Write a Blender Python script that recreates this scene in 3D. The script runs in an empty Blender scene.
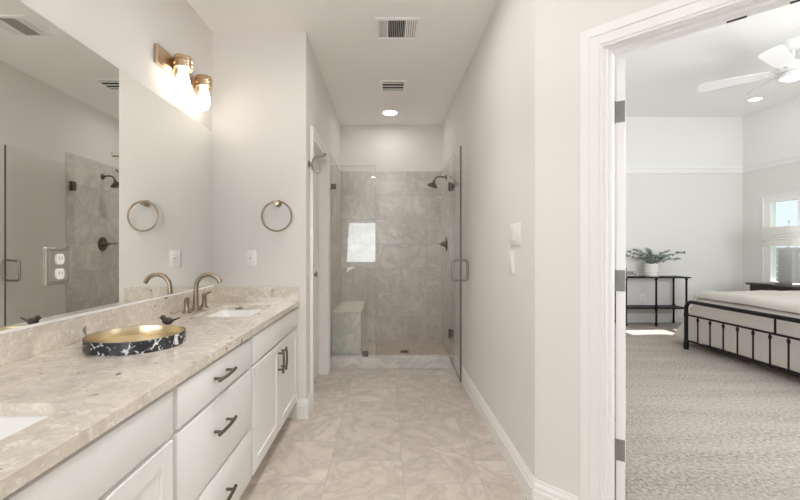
import bpy, bmesh, math, random
from mathutils import Vector, Matrix, noise as mnoise

random.seed(7)
S = bpy.context.scene
COL = S.collection
PI = math.pi

# ------------------------------------------------------------------ camera, world, sun, daylight, exposure
cam_d = bpy.data.cameras.new('camera')
cam_d.sensor_width = 36.0
cam_d.lens = 18.0
cam_d.shift_x = 14.0 / 800
cam_d.shift_y = -1.5 / 800
cam_d.clip_start = 0.02
cam = bpy.data.objects.new('camera', cam_d)
COL.objects.link(cam)
cam.location = (0, 0, 1.2)
cam.rotation_euler = (PI / 2, 0, 0)
S.camera = cam

S.view_settings.view_transform = 'Standard'
S.view_settings.look = 'None'
S.view_settings.gamma = 1.0
S.view_settings.use_curve_mapping = False
S.view_settings.exposure = 0.93

world = bpy.data.worlds.new('sky')
S.world = world
world.use_nodes = True
wbg = world.node_tree.nodes['Background']
wbg.inputs['Color'].default_value = (0.80, 0.90, 1.0, 1)
wbg.inputs['Strength'].default_value = 0.62


def light(name, kind, loc, energy, color, direction=None, size=None, size_y=None, angle=None):
    d = bpy.data.lights.new(name, kind)
    d.energy = energy
    d.color = color
    if kind == 'AREA':
        d.shape = 'RECTANGLE'
        d.size = size
        d.size_y = size_y
    if angle is not None:
        d.angle = angle
    o = bpy.data.objects.new(name, d)
    COL.objects.link(o)
    o.location = loc
    if direction is not None:
        o.rotation_euler = Vector(direction).to_track_quat('-Z', 'Y').to_euler()
    return o


light('sun', 'SUN', (9, 6, 6), 6.5, (1.0, 0.98, 0.95), direction=(-1.3, -0.1, -1.0), angle=0.006)
# daylight entering by the bathroom window behind the camera
light('daylight_bath', 'AREA', (-0.42, -1.56, 1.36), 15, (0.97, 0.985, 1.0), direction=(0, 1, 0.6), size=1.0, size_y=1.1)
# area lights added to brighten the bedroom; no windows stand there
light('fill_bedroom_front', 'AREA', (3.6, 1.11, 1.55), 46, (0.945, 0.972, 1.0), direction=(0, 1, 0.05), size=2.6, size_y=1.6)
light('fill_bedroom_right', 'AREA', (5.74, 2.1, 1.4), 20, (0.945, 0.972, 1.0), direction=(-1, 0, 0), size=1.0, size_y=1.3)

BULB_E = 10.0       # emission of the vanity bulbs
CAN_E = 44.0        # emission of the recessed lights

try:
    S.cycles.use_denoising = True
    S.cycles.max_bounces = 18
    S.cycles.diffuse_bounces = 12
    S.cycles.glossy_bounces = 6
    S.cycles.transparent_max_bounces = 16
    S.cycles.caustics_reflective = False
    S.cycles.caustics_refractive = False
    S.cycles.sample_clamp_indirect = 6.0
except Exception:
    pass

# ------------------------------------------------------------------ node materials


class NT:
    def __init__(self, name):
        self.m = bpy.data.materials.new(name)
        self.m.use_nodes = True
        self.t = self.m.node_tree
        self.b = self.t.nodes['Principled BSDF']
        self.out = self.t.nodes['Material Output']

    def n(self, kind, **kw):
        nd = self.t.nodes.new(kind)
        for k, v in kw.items():
            if k.startswith('i_'):
                nd.inputs[k[2:].replace('_', ' ')].default_value = v
            else:
                setattr(nd, k, v)
        return nd

    def l(self, a, b):
        self.t.links.new(a, b)

    def pos(self, mode='world'):
        if mode == 'world':
            return self.n('ShaderNodeNewGeometry').outputs['Position']
        return self.n('ShaderNodeTexCoord').outputs['Object']

    def math(self, op, a, b=None, clamp=False):
        nd = self.n('ShaderNodeMath', operation=op, use_clamp=clamp)
        for i, v in enumerate((a, b)):
            if v is None:
                continue
            if isinstance(v, (int, float)):
                nd.inputs[i].default_value = v
            else:
                self.l(v, nd.inputs[i])
        return nd.outputs[0]

    def ramp(self, fac, stops, interp='LINEAR'):
        nd = self.n('ShaderNodeValToRGB')
        nd.color_ramp.interpolation = interp
        els = nd.color_ramp.elements
        while len(els) < len(stops):
            els.new(0.5)
        for e, (p, c) in zip(els, stops):
            e.position = p
            e.color = (c, c, c, 1) if isinstance(c, (int, float)) else (*c, 1)
        self.l(fac, nd.inputs[0])
        return nd.outputs[0]

    def mix(self, fac, a, b, blend='MIX'):
        nd = self.n('ShaderNodeMixRGB', blend_type=blend)
        for i, v in ((0, fac), (1, a), (2, b)):
            if isinstance(v, (int, float)):
                nd.inputs[i].default_value = v
            elif isinstance(v, tuple):
                nd.inputs[i].default_value = (*v, 1)
            else:
                self.l(v, nd.inputs[i])
        return nd.outputs[0]

    def noise(self, vec, scale, detail=4, rough=0.5, distort=0.0):
        nd = self.n('ShaderNodeTexNoise')
        nd.inputs['Scale'].default_value = scale
        nd.inputs['Detail'].default_value = detail
        nd.inputs['Roughness'].default_value = rough
        nd.inputs['Distortion'].default_value = distort
        if vec is not None:
            self.l(vec, nd.inputs['Vector'])
        return nd

    def bump(self, h, strength, dist=0.002):
        nd = self.n('ShaderNodeBump')
        nd.inputs['Strength'].default_value = strength
        nd.inputs['Distance'].default_value = dist
        self.l(h, nd.inputs['Height'])
        self.l(nd.outputs[0], self.b.inputs['Normal'])

    def setc(self, c):
        if isinstance(c, tuple):
            self.b.inputs['Base Color'].default_value = (*c, 1)
        else:
            self.l(c, self.b.inputs['Base Color'])
        return self

    def p(self, rough=None, metal=None, spec=None, coat=None):
        if rough is not None:
            self.b.inputs['Roughness'].default_value = rough
        if metal is not None:
            self.b.inputs['Metallic'].default_value = metal
        if spec is not None:
            self.b.inputs['Specular IOR Level'].default_value = spec
        if coat is not None:
            self.b.inputs['Coat Weight'].default_value = coat
        return self


def simple(name, c, rough=0.5, metal=0.0, spec=0.5, var=0.03, scale=30.0, bump=0.0):
    """a plain finish with slight procedural variation"""
    t = NT(name)
    nz = t.noise(t.pos('object'), scale, 3)
    lo = tuple(max(0, x * (1 - var)) for x in c)
    hi = tuple(min(1, x * (1 + var)) for x in c)
    t.setc(t.mix(nz.outputs['Fac'], lo, hi)).p(rough, metal, spec)
    if bump:
        t.bump(nz.outputs['Fac'], bump)
    return t.m


def paint(name, c, rough=0.75):
    t = NT(name)
    nz = t.noise(t.pos(), 90, 3)
    t.setc(c).p(rough, 0, 0.25)
    t.bump(nz.outputs['Fac'], 0.08, 0.001)
    return t.m


def emit(name, c, strength):
    t = NT(name)
    e = t.n('ShaderNodeEmission')
    e.inputs['Color'].default_value = (*c, 1)
    e.inputs['Strength'].default_value = strength
    t.l(e.outputs[0], t.out.inputs['Surface'])
    return t.m


def thin_glass(name, tint, refl=1.0, base=0.0):
    """clear sheet: transparent body with a Fresnel sheen"""
    t = NT(name)
    fr = t.n('ShaderNodeFresnel')
    fr.inputs['IOR'].default_value = 1.5
    # a sheet seen from its back face must not read as total reflection
    tr = t.n('ShaderNodeBsdfTransparent')
    tr.inputs['Color'].default_value = (*tint, 1)
    gl = t.n('ShaderNodeBsdfGlossy')
    gl.inputs['Roughness'].default_value = 0.0
    lw = t.n('ShaderNodeLayerWeight')
    lw.inputs['Blend'].default_value = 0.5
    p5 = t.math('POWER', lw.outputs['Facing'], 4.0)
    f = t.math('ADD', t.math('MULTIPLY', p5, 0.5 * refl), 0.045 * refl + base, clamp=True)
    mx = t.n('ShaderNodeMixShader')
    t.l(f, mx.inputs[0])
    t.l(tr.outputs[0], mx.inputs[1])
    t.l(gl.outputs[0], mx.inputs[2])
    t.l(mx.outputs[0], t.out.inputs['Surface'])
    t.t.nodes.remove(fr)
    return t.m


def marble_tile(name, axes, origin, bw, bh, base, vein, dark, mortar, msize, rough=0.25, vscale=2.2, var=0.12, offset=0.5):
    """stone-look tiles; axes = world axes mapped to brick length and row"""
    t = NT(name)
    sep = t.n('ShaderNodeSeparateXYZ')
    t.l(t.pos(), sep.inputs[0])
    cmb = t.n('ShaderNodeCombineXYZ')
    t.l(t.math('SUBTRACT', sep.outputs[axes[0]], origin[0]), cmb.inputs[0])
    t.l(t.math('SUBTRACT', sep.outputs[axes[1]], origin[1]), cmb.inputs[1])
    br = t.n('ShaderNodeTexBrick')
    br.offset = offset
    t.l(cmb.outputs[0], br.inputs['Vector'])
    br.inputs['Color1'].default_value = (0, 0, 0, 1)
    br.inputs['Color2'].default_value = (1, 1, 1, 1)
    br.inputs['Mortar'].default_value = (0.5, 0.5, 0.5, 1)
    br.inputs['Scale'].default_value = 1.0
    br.inputs['Mortar Size'].default_value = msize
    br.inputs['Mortar Smooth'].default_value = 0.1
    br.inputs['Brick Width'].default_value = bw
    br.inputs['Row Height'].default_value = bh
    off = t.n('ShaderNodeVectorMath', operation='MULTIPLY_ADD')
    t.l(br.outputs['Color'], off.inputs[0])
    off.inputs[1].default_value = (7.3, 4.1, 9.7)
    t.l(t.pos(), off.inputs[2])
    v = off.outputs[0]
    cloud = t.noise(v, vscale, 6, 0.6, 1.0).outputs['Fac']
    veinf = t.noise(v, vscale * 1.15, 9, 0.62, 1.6).outputs['Fac']
    veins = t.ramp(veinf, [(0.40, 0.0), (0.485, 0.65), (0.51, 0.9), (0.54, 0.4), (0.66, 0.0)])
    fine = t.noise(v, vscale * 6, 8, 0.65, 0.6).outputs['Fac']
    c = t.mix(t.ramp(cloud, [(0.30, 0.0), (0.70, 1.0)]), base, dark)
    c = t.mix(t.math('MULTIPLY', veins, 0.75), c, vein)
    c = t.mix(t.math('MULTIPLY', t.ramp(fine, [(0.35, 0.0), (0.75, 1.0)]), 0.30), c, tuple(min(1, x * 1.22) for x in base))
    tone = t.n('ShaderNodeHueSaturation')
    t.l(c, tone.inputs['Color'])
    sp = t.n('ShaderNodeSeparateColor')
    t.l(br.outputs['Color'], sp.inputs[0])
    t.l(t.math('ADD', t.math('MULTIPLY', sp.outputs[0], var), 1 - var * 0.5), tone.inputs['Value'])
    c = t.mix(br.outputs['Fac'], tone.outputs[0], mortar)
    t.setc(c).p(rough, 0, 0.4)
    inv = t.math('SUBTRACT', 1.0, br.outputs['Fac'])
    t.bump(inv, 0.25, 0.002)
    return t.m


def stone(name, base, dark, vein, rough=0.3, scale=3.0):
    t = NT(name)
    v = t.pos()
    cloud = t.noise(v, scale, 6, 0.6, 1.0).outputs['Fac']
    veins = t.ramp(t.noise(v, scale * 1.2, 9, 0.62, 1.6).outputs['Fac'], [(0.42, 0), (0.5, 0.9), (0.62, 0)])
    c = t.mix(t.ramp(cloud, [(0.3, 0), (0.7, 1)]), base, dark)
    c = t.mix(t.math('MULTIPLY', veins, 0.7), c, vein)
    t.setc(c).p(rough, 0, 0.4)
    return t.m


def granite(name):
    t = NT(name)
    v = t.pos()
    cloud = t.noise(v, 4.5, 7, 0.66, 1.6).outputs['Fac']
    c = t.mix(t.ramp(cloud, [(0.36, 0), (0.64, 1)]), (0.83, 0.76, 0.67), (0.65, 0.585, 0.505))
    vein = t.noise(v, 7.0, 9, 0.7, 2.2).outputs['Fac']
    c = t.mix(t.ramp(vein, [(0.44, 0), (0.50, 0.38), (0.57, 0)]), c, (0.50, 0.465, 0.43))
    mott = t.noise(v, 26, 7, 0.75, 1.0).outputs['Fac']
    c = t.mix(t.ramp(mott, [(0.48, 0), (0.66, 0.55)]), c, (0.54, 0.50, 0.46))
    lt = t.noise(v, 38, 6, 0.75, 0.4).outputs['Fac']
    c = t.mix(t.ramp(lt, [(0.53, 0), (0.66, 0.75)]), c, (0.93, 0.89, 0.83))
    sp = t.noise(v, 17, 3, 0.5, 0.4).outputs['Fac']
    c = t.mix(t.ramp(sp, [(0.69, 0), (0.72, 0.85)]), c, (0.16, 0.13, 0.115))
    t.setc(c).p(0.07, 0, 0.5)
    return t.m


def carpet_mat():
    t = NT('carpet_pile')
    v = t.pos()
    f = t.noise(v, 48, 6, 0.8).outputs['Fac']
    g = t.noise(v, 22, 4, 0.65).outputs['Fac']
    c = t.mix(t.ramp(f, [(0.36, 0), (0.62, 1)]), (0.16, 0.13, 0.105), (0.68, 0.625, 0.57))
    c = t.mix(t.ramp(g, [(0.35, 0.0), (0.7, 0.55)]), c, (0.42, 0.37, 0.325))
    mp = t.n('ShaderNodeMapping')
    mp.inputs['Rotation'].default_value = (0, 0, math.radians(-20))
    mp.inputs['Scale'].default_value = (0.5, 3.0, 1)
    t.l(v, mp.inputs['Vector'])
    st = t.noise(mp.outputs[0], 1.5, 2, 0.5).outputs['Fac']
    c = t.mix(t.ramp(st, [(0.4, 0), (0.62, 0.28)]), c, (0.66, 0.61, 0.56))
    t.setc(c).p(0.95, 0, 0.1)
    t.bump(t.math('ADD', f, g), 0.9, 0.012)
    return t.m


def brushed(name, c, rough=0.3):
    t = NT(name)
    nz = t.noise(t.pos('object'), 220, 2)
    t.setc(t.mix(nz.outputs['Fac'], tuple(x * 0.9 for x in c), c)).p(rough, 1.0)
    return t.m


M = {}
M['wall'] = paint('greige_wall_paint', (0.79, 0.766, 0.742))
M['ceil'] = paint('ceiling_paint', (0.95, 0.935, 0.915))
M['bedwall'] = paint('bedroom_wall_paint', (0.76, 0.75, 0.73))
M['bedceil'] = paint('bedroom_ceiling_paint', (0.86, 0.86, 0.85))
M['bedupper'] = paint('bedroom_upper_wall_paint', (0.81, 0.81, 0.80))
M['trim'] = simple('white_trim_paint', (0.86, 0.86, 0.855), 0.35, var=0.01)
M['cab'] = simple('white_cabinet_paint', (0.80, 0.795, 0.785), 0.38, var=0.01)
M['dark'] = simple('dark_recess', (0.03, 0.03, 0.03), 0.8)
M['floor'] = marble_tile('stone_floor_tile', (1, 0), (2.26, 0.09), 0.44, 0.40, (0.68, 0.625, 0.565), (0.38, 0.33, 0.285), (0.54, 0.485, 0.43),
                         (0.47, 0.42, 0.37), 0.0025, 0.35, 2.6, 0.14)
SB = dict(base=(0.70, 0.665, 0.63), vein=(0.45, 0.42, 0.39), dark=(0.585, 0.55, 0.515), mortar=(0.46, 0.43, 0.40), msize=0.002, rough=0.22)
M['tile_x'] = marble_tile('shower_tile_back', (0, 2), (0.2, 2.15), 0.60, 0.298, **SB)
M['tile_y'] = marble_tile('shower_tile_side', (1, 2), (0.1, 2.15), 0.60, 0.298, **SB)
M['stone'] = stone('shower_stone', (0.76, 0.745, 0.72), (0.64, 0.625, 0.60), (0.50, 0.485, 0.47))
M['bench_top'] = stone('bench_top_stone', (0.80, 0.74, 0.67), (0.72, 0.66, 0.60), (0.62, 0.56, 0.51))
M['mosaic'] = marble_tile('shower_mosaic', (0, 1), (0, 0), 0.052, 0.052, (0.55, 0.475, 0.405), (0.44, 0.38, 0.33), (0.48, 0.415, 0.355),
                          (0.42, 0.365, 0.32), 0.003, 0.4, 8.0, 0.18, offset=0.0)
M['granite'] = granite('beige_granite')
M['mirror'] = NT('silvered_mirror').setc((0.925, 0.945, 0.92)).p(0.0, 1.0).m
M['glass'] = thin_glass('shower_glass', (0.974, 0.988, 0.976), 0.8)
M['winglass'] = thin_glass('window_glass', (0.97, 0.98, 0.98))
M['lampglass'] = thin_glass('clear_shade_glass', (0.97, 0.97, 0.97), 0.8)
M['edge'] = simple('glass_dark_edge', (0.10, 0.085, 0.07), 0.3)
M['bronze'] = brushed('brushed_bronze', (0.36, 0.295, 0.225), 0.3)
M['dkbronze'] = brushed('dark_bronze', (0.20, 0.165, 0.135), 0.34)
M['gold'] = brushed('warm_brass', (0.66, 0.50, 0.34), 0.28)
M['nickel'] = brushed('satin_nickel', (0.55, 0.53, 0.50), 0.35)
M['steel'] = brushed('polished_steel', (0.72, 0.71, 0.69), 0.15)
M['porc'] = simple('white_porcelain', (0.90, 0.90, 0.89), 0.08, var=0.005)
M['plastic'] = simple('white_plastic', (0.88, 0.87, 0.85), 0.35, var=0.01)
M['carpet'] = carpet_mat()
M['black'] = simple('black_iron', (0.010, 0.009, 0.009), 0.5, spec=0.2, var=0.2)
M['linen'] = simple('cream_linen', (0.66, 0.625, 0.575), 0.9, var=0.06, scale=240, bump=0.25)
M['duvet'] = simple('oat_duvet', (0.60, 0.57, 0.525), 0.9, var=0.05, scale=200, bump=0.25)
M['espresso'] = simple('espresso_wood', (0.035, 0.026, 0.022), 0.4, var=0.3, scale=12)
M['lampbase'] = simple('grey_ceramic', (0.42, 0.42, 0.42), 0.5, var=0.12, scale=60, bump=0.3)
M['shade'] = simple('white_shade_fabric', (0.78, 0.77, 0.74), 0.85, var=0.03, scale=150)
M['pot'] = simple('cream_ceramic', (0.74, 0.71, 0.67), 0.6, var=0.05)
M['leaf'] = simple('eucalyptus_leaf', (0.25, 0.30, 0.265), 0.6, var=0.5, scale=14)
M['stem'] = simple('brown_stem', (0.20, 0.17, 0.12), 0.7, var=0.2)
M['bulb'] = emit('lit_bulb', (1.0, 0.90, 0.77), BULB_E)
M['can'] = emit('lit_diffuser', (1.0, 0.985, 0.96), CAN_E)
M['fanlight'] = emit('lit_fan_lens', (1.0, 0.97, 0.93), 2.2)
M['birdbrown'] = simple('dark_brown_bird', (0.06, 0.042, 0.035), 0.5, var=0.2)
M['hinge'] = simple('grey_metal_hinge', (0.24, 0.235, 0.22), 0.45, spec=0.4)
M['bedcan'] = emit('lit_bedroom_diffuser', (1.0, 0.97, 0.92), 9.0)
M['showercan'] = emit('lit_shower_diffuser', (1.0, 0.98, 0.95), 30.0)
M['grille'] = simple('bright_white_grille', (0.95, 0.95, 0.945), 0.4, var=0.005)
M['doorpull'] = brushed('dark_nickel', (0.36, 0.34, 0.315), 0.3)
M['fan'] = simple('white_fan', (0.82, 0.82, 0.82), 0.4, var=0.01)
M['fence'] = simple('weathered_fence', (0.42, 0.41, 0.40), 0.8, var=0.2, scale=8)
M['ground'] = simple('lawn', (0.16, 0.22, 0.10), 0.9, var=0.4, scale=5)


def tray_rim_mat():
    t = NT('black_marble_rim')
    v = t.pos('object')
    f = t.noise(v, 38, 4, 0.6, 0.9).outputs['Fac']
    t.setc(t.ramp(f, [(0.0, (0.012, 0.015, 0.022)), (0.56, (0.018, 0.022, 0.030)), (0.60, (0.65, 0.65, 0.66)), (0.70, (0.8, 0.8, 0.8))])).p(0.25)
    return t.m


M['rim'] = tray_rim_mat()
M['traygold'] = brushed('pale_gold', (0.72, 0.62, 0.44), 0.32)

# ------------------------------------------------------------------ mesh builder


class MB:
    def __init__(self, xf=None):
        self.bm = bmesh.new()
        self.xf = xf

    def _add(self, tmp):
        me = bpy.data.meshes.new('tmp')
        tmp.to_mesh(me)
        tmp.free()
        self.bm.from_mesh(me)
        bpy.data.meshes.remove(me)
        return self

    def box(self, x0, x1, y0, y1, z0, z1, bev=0.0, seg=2):
        t = bmesh.new()
        bmesh.ops.create_cube(t, size=1.0)
        for v in t.verts:
            v.co = Vector(((x0 + x1) / 2 + v.co.x * (x1 - x0), (y0 + y1) / 2 + v.co.y * (y1 - y0), (z0 + z1) / 2 + v.co.z * (z1 - z0)))
        if bev:
            bmesh.ops.bevel(t, geom=list(t.edges), offset=bev, segments=seg, profile=0.5, affect='EDGES')
        return self._add(t)

    def lathe(self, prof, c=(0, 0, 0), seg=32, axis='Z', sx=1.0, sy=1.0):
        """prof: list of (radius, height)"""
        t = bmesh.new()
        rings = []
        for r, h in prof:
            if r <= 1e-6:
                rings.append([t.verts.new((0, 0, h))])
            else:
                rings.append([t.verts.new((r * math.cos(2 * PI * k / seg) * sx, r * math.sin(2 * PI * k / seg) * sy, h)) for k in range(seg)])
        for a, b in zip(rings, rings[1:]):
            for k in range(seg):
                k2 = (k + 1) % seg
                if len(a) == 1 and len(b) == 1:
                    continue
                if len(a) == 1:
                    t.faces.new((a[0], b[k], b[k2]))
                elif len(b) == 1:
                    t.faces.new((a[k], a[k2], b[0]))
                else:
                    t.faces.new((a[k], a[k2], b[k2], b[k]))
        bmesh.ops.recalc_face_normals(t, faces=list(t.faces))
        if axis == 'X':
            R = Matrix.Rotation(PI / 2, 4, 'Y')
        elif axis == 'Y':
            R = Matrix.Rotation(-PI / 2, 4, 'X')
        elif axis == 'Z':
            R = Matrix.Identity(4)
        else:
            R = Vector((0, 0, 1)).rotation_difference(Vector(axis).normalized()).to_matrix().to_4x4()
        bmesh.ops.transform(t, matrix=Matrix.Translation(c) @ R, verts=list(t.verts))
        return self._add(t)

    def cyl(self, p0, p1, r, seg=16, r2=None):
        p0, p1 = Vector(p0), Vector(p1)
        r2 = r if r2 is None else r2
        L = (p1 - p0).length
        return self.lathe([(0, 0), (r, 0), (r2, L), (0, L)], p0, seg, axis=tuple(p1 - p0))

    def tube(self, pts, r, seg=10, closed=False, radii=None, flat=1.0):
        pts = [Vector(p) for p in pts]
        t = bmesh.new()
        n = len(pts)
        rings = []
        prev = None
        for i in range(n):
            if closed:
                d = pts[(i + 1) % n] - pts[i - 1]
            else:
                d = pts[min(i + 1, n - 1)] - pts[max(i - 1, 0)]
            d.normalize()
            if prev is None:
                ref = Vector((0, 0, 1)) if abs(d.z) < 0.9 else Vector((1, 0, 0))
                u = d.cross(ref).normalized()
            else:
                u = (prev - d * prev.dot(d)).normalized()
            prev = u
            w = d.cross(u)
            rr = radii[i] if radii else r
            rings.append([t.verts.new(pts[i] + u * rr * math.cos(2 * PI * k / seg) + w * rr * flat * math.sin(2 * PI * k / seg)) for k in range(seg)])
        m = n if closed else n - 1
        for i in range(m):
            a, b = rings[i], rings[(i + 1) % n]
            for k in range(seg):
                k2 = (k + 1) % seg
                t.faces.new((a[k], a[k2], b[k2], b[k]))
        if not closed:
            t.faces.new(list(reversed(rings[0])))
            t.faces.new(rings[-1])
        bmesh.ops.recalc_face_normals(t, faces=list(t.faces))
        return self._add(t)

    def ball(self, c, r, s=(1, 1, 1), seg=20):
        t = bmesh.new()
        bmesh.ops.create_uvsphere(t, u_segments=seg, v_segments=seg // 2, radius=r)
        for v in t.verts:
            v.co = Vector((c[0] + v.co.x * s[0], c[1] + v.co.y * s[1], c[2] + v.co.z * s[2]))
        return self._add(t)

    def poly(self, pts, faces):
        t = bmesh.new()
        vs = [t.verts.new(p) for p in pts]
        for f in faces:
            t.faces.new([vs[i] for i in f])
        return self._add(t)

    def loft(self, loops, cap0=False, cap1=False):
        t = bmesh.new()
        rings = [[t.verts.new(p) for p in lp] for lp in loops]
        n = len(rings[0])
        for a, b in zip(rings, rings[1:]):
            for k in range(n):
                k2 = (k + 1) % n
                t.faces.new((a[k], a[k2], b[k2], b[k]))
        if cap0:
            t.faces.new(list(reversed(rings[0])))
        if cap1:
            t.faces.new(rings[-1])
        bmesh.ops.recalc_face_normals(t, faces=list(t.faces))
        return self._add(t)

    def slab(self, outer, holes, z0, z1):
        """flat plate with holes between two heights"""
        t = bmesh.new()
        edges = []
        for lp in [outer] + holes:
            vs = [t.verts.new((p[0], p[1], z1)) for p in lp]
            edges += [t.edges.new((vs[i], vs[(i + 1) % len(vs)])) for i in range(len(vs))]
        r = bmesh.ops.triangle_fill(t, use_beauty=True, use_dissolve=False, edges=edges)
        fs = [g for g in r['geom'] if isinstance(g, bmesh.types.BMFace)]
        ex = bmesh.ops.extrude_face_region(t, geom=fs)
        vs = [g for g in ex['geom'] if isinstance(g, bmesh.types.BMVert)]
        bmesh.ops.translate(t, verts=vs, vec=(0, 0, z0 - z1))
        bmesh.ops.recalc_face_normals(t, faces=list(t.faces))
        return self._add(t)

    def build(self, name, mat, parent=None, smooth=35):
        if self.xf is not None:
            bmesh.ops.transform(self.bm, matrix=self.xf, verts=list(self.bm.verts))
        me = bpy.data.meshes.new(name)
        self.bm.to_mesh(me)
        self.bm.free()
        for p in me.polygons:
            p.use_smooth = True
        try:
            me.set_sharp_from_angle(angle=math.radians(smooth))
        except Exception:
            pass
        me.materials.append(mat)
        o = bpy.data.objects.new(name, me)
        COL.objects.link(o)
        if parent is not None:
            o.parent = parent
            if parent.type == 'EMPTY':
                o.matrix_parent_inverse = Matrix.Translation(-parent.location)
        return o


def tag(o, label, cat, group=None, kind=None):
    o['label'] = label
    o['category'] = cat
    if group:
        o['group'] = group
    if kind:
        o['kind'] = kind
    return o


def thing(name, label, cat, loc, group=None, kind=None):
    o = bpy.data.objects.new(name, None)
    o.empty_display_size = 0.1
    COL.objects.link(o)
    o.location = loc
    return tag(o, label, cat, group, kind)


def struct(o, label, cat):
    return tag(o, label, cat, kind='structure')


def copy_tree(root, loc, label):
    r = root.copy()
    COL.objects.link(r)
    r.location = loc
    r['label'] = label
    for ch in list(root.children):
        c = ch.copy()
        COL.objects.link(c)
        c.parent = r
        for g in list(ch.children):
            d = g.copy()
            COL.objects.link(d)
            d.parent = c
    return r


def rrect(x0, x1, y0, y1, r, n=5):
    out = []
    for cx, cy, a0 in ((x1 - r, y1 - r, 0), (x0 + r, y1 - r, 90), (x0 + r, y0 + r, 180), (x1 - r, y0 + r, 270)):
        for k in range(n + 1):
            a = math.radians(a0 + 90 * k / n)
            out.append((cx + r * math.cos(a), cy + r * math.sin(a)))
    return out


# ------------------------------------------------------------------ the bathroom shell
XL, XE, XR = -1.228, -0.565, 0.69       # left wall, passage wall, right wall faces
YD, YB = 2.83, 4.95                     # return wall face, shower back wall face
HC = 2.73
YG = 4.04                               # shower glass plane
T = 0.12
P0 = (0.69, 1.85)                       # start of the 45 degree wall
XF = Matrix.Translation((P0[0], P0[1], 0)) @ Matrix.Rotation(-PI / 4, 4, 'Z')
WT = 0.11                               # angled wall thickness
LEN = 1.25
PX, PY = P0[0] + LEN * 0.70711, P0[1] - LEN * 0.70711   # end of angled wall (1.574, 0.966)
YR = -1.6                               # wall behind the camera

# floors
fl = MB().poly([(XL, YR, 0), (PX, YR, 0), (PX, PY, 0), (P0[0] + 0.03, P0[1] + 0.03, 0), (P0[0] + 0.03, 4.05, 0), (XE - 0.11, 4.05, 0), (XE - 0.11, YD, 0), (XL, YD, 0)],
               [(0, 1, 2, 3, 4, 5, 6, 7)]).build('floor', M['floor'])
struct(fl, 'beige stone-look tile floor of the bathroom', 'floor')
cp = MB().poly([(PX, 0.9, 0), (5.8, 0.9, 0), (5.8, 6.5, 0), (0.80, 6.5, 0), (0.80, 1.86, 0), (P0[0] + 0.03, P0[1] + 0.03, 0), (PX, PY, 0)], [(6, 0, 1, 2, 3, 4, 5)]).build('floor', M['carpet'])
struct(cp, 'beige flecked carpet covering the bedroom floor', 'carpet')
cl = MB().slab([(XL - T, YR - T), (PX + T, YR - T), (PX + T, PY), (P0[0] + 0.08, P0[1] + 0.08), (P0[0] + T, YB + T), (XE - T, YB + T), (XE - T, YD + T), (XL - T, YD + T)], [], HC, HC + 0.05).build('ceiling', M['ceil'])
struct(cl, 'greige bathroom ceiling', 'ceiling')

# walls
w = MB().box(XL - T, XL, YR, YD + T, 0, HC).build('wall_left', M['wall'])
struct(w, 'greige wall behind the mirror and vanity', 'wall')
w = MB().box(XL, XE, YD, YD + T, 0, HC).build('wall_return', M['wall'])
struct(w, 'short greige wall with the towel ring at the vanity end', 'wall')
O0, O1, DH = 3.06, 3.82, 2.03           # passage door opening
w = MB().box(XE - 0.11, XE, YD + T, O0, 0, HC).box(XE - 0.11, XE, O0, O1, DH, HC).box(XE - 0.11, XE, O1, YB, 0, HC).build('wall_passage', M['wall'])
struct(w, 'greige passage wall with a doorway before the shower', 'wall')
w = MB().box(XE - 0.11, XR + 0.11, YB, YB + T, 0, HC).build('wall_back', M['wall'])
struct(w, 'greige wall above the tile at the back of the shower', 'wall')
w = MB().box(XR, XR + 0.11, P0[1] + 0.005, YB, 0, HC).build('wall_right', M['wall'])
struct(w, 'long greige wall on the right of the passage', 'wall')
JX0, JX1 = 0.285, 1.105                 # rough opening along the angled wall
w = MB(XF).box(0, JX0, 0, WT, 0, HC).box(JX0, JX1, 0, WT, DH + 0.005, HC).box(JX1, LEN, 0, WT, 0, HC).build('wall_angled', M['wall'])
struct(w, 'angled greige wall holding the bedroom doorway', 'wall')
w = MB().box(PX, PX + T, YR, PY, 0, HC).build('wall_near_right', M['wall'])
struct(w, 'greige bathroom wall beside the camera', 'wall')
# wall behind the camera with its window opening
BW = (-0.96, 0.12, 0.74, 1.98)
w = (MB().box(XL - T, BW[0], YR - T, YR, 0, HC).box(BW[1], PX + T, YR - T, YR, 0, HC).box(BW[0], BW[1], YR - T, YR, 0, BW[2]).box(BW[0], BW[1], YR - T, YR, BW[3], HC)
     .build('wall_rear', M['wall']))
struct(w, 'greige bathroom wall behind the camera', 'wall')


def window_unit(name, label, rect, plane, axis, depth, mull=None, rail=None, fw=0.045):
    """frame + panes filling a rectangular opening; axis 'Y' = faces along Y, 'X' = faces along X"""
    a0, a1, z0, z1 = rect
    root = thing(name, label, 'window', ((a0 + a1) / 2, plane, z0) if axis == 'Y' else (plane, (a0 + a1) / 2, z0), kind='structure')

    def bx(mb, p, q, r, s, d0, d1):
        if axis == 'Y':
            mb.box(p, q, plane + d0, plane + d1, r, s)
        else:
            mb.box(plane + d0, plane + d1, p, q, r, s)
    f = MB()
    bx(f, a0, a0 + fw, z0, z1, -depth, depth)
    bx(f, a1 - fw, a1, z0, z1, -depth, depth)
    bx(f, a0 + fw, a1 - fw, z0, z0 + fw, -depth, depth)
    bx(f, a0 + fw, a1 - fw, z1 - fw, z1, -depth, depth)
    if mull:
        for m_ in mull:
            bx(f, m_ - 0.03, m_ + 0.03, z0 + fw, z1 - fw, -depth, depth)
    if rail:
        bx(f, a0 + fw, a1 - fw, rail - 0.02, rail + 0.02, -depth * 0.9, depth * 0.9)
    f.build('window_frame', M['trim'], root)
    g = MB()
    bx(g, a0 + fw, a1 - fw, z0 + fw, z1 - fw, -0.003, 0.003)
    g.build('pane', M['winglass'], root)
    return root


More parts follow.
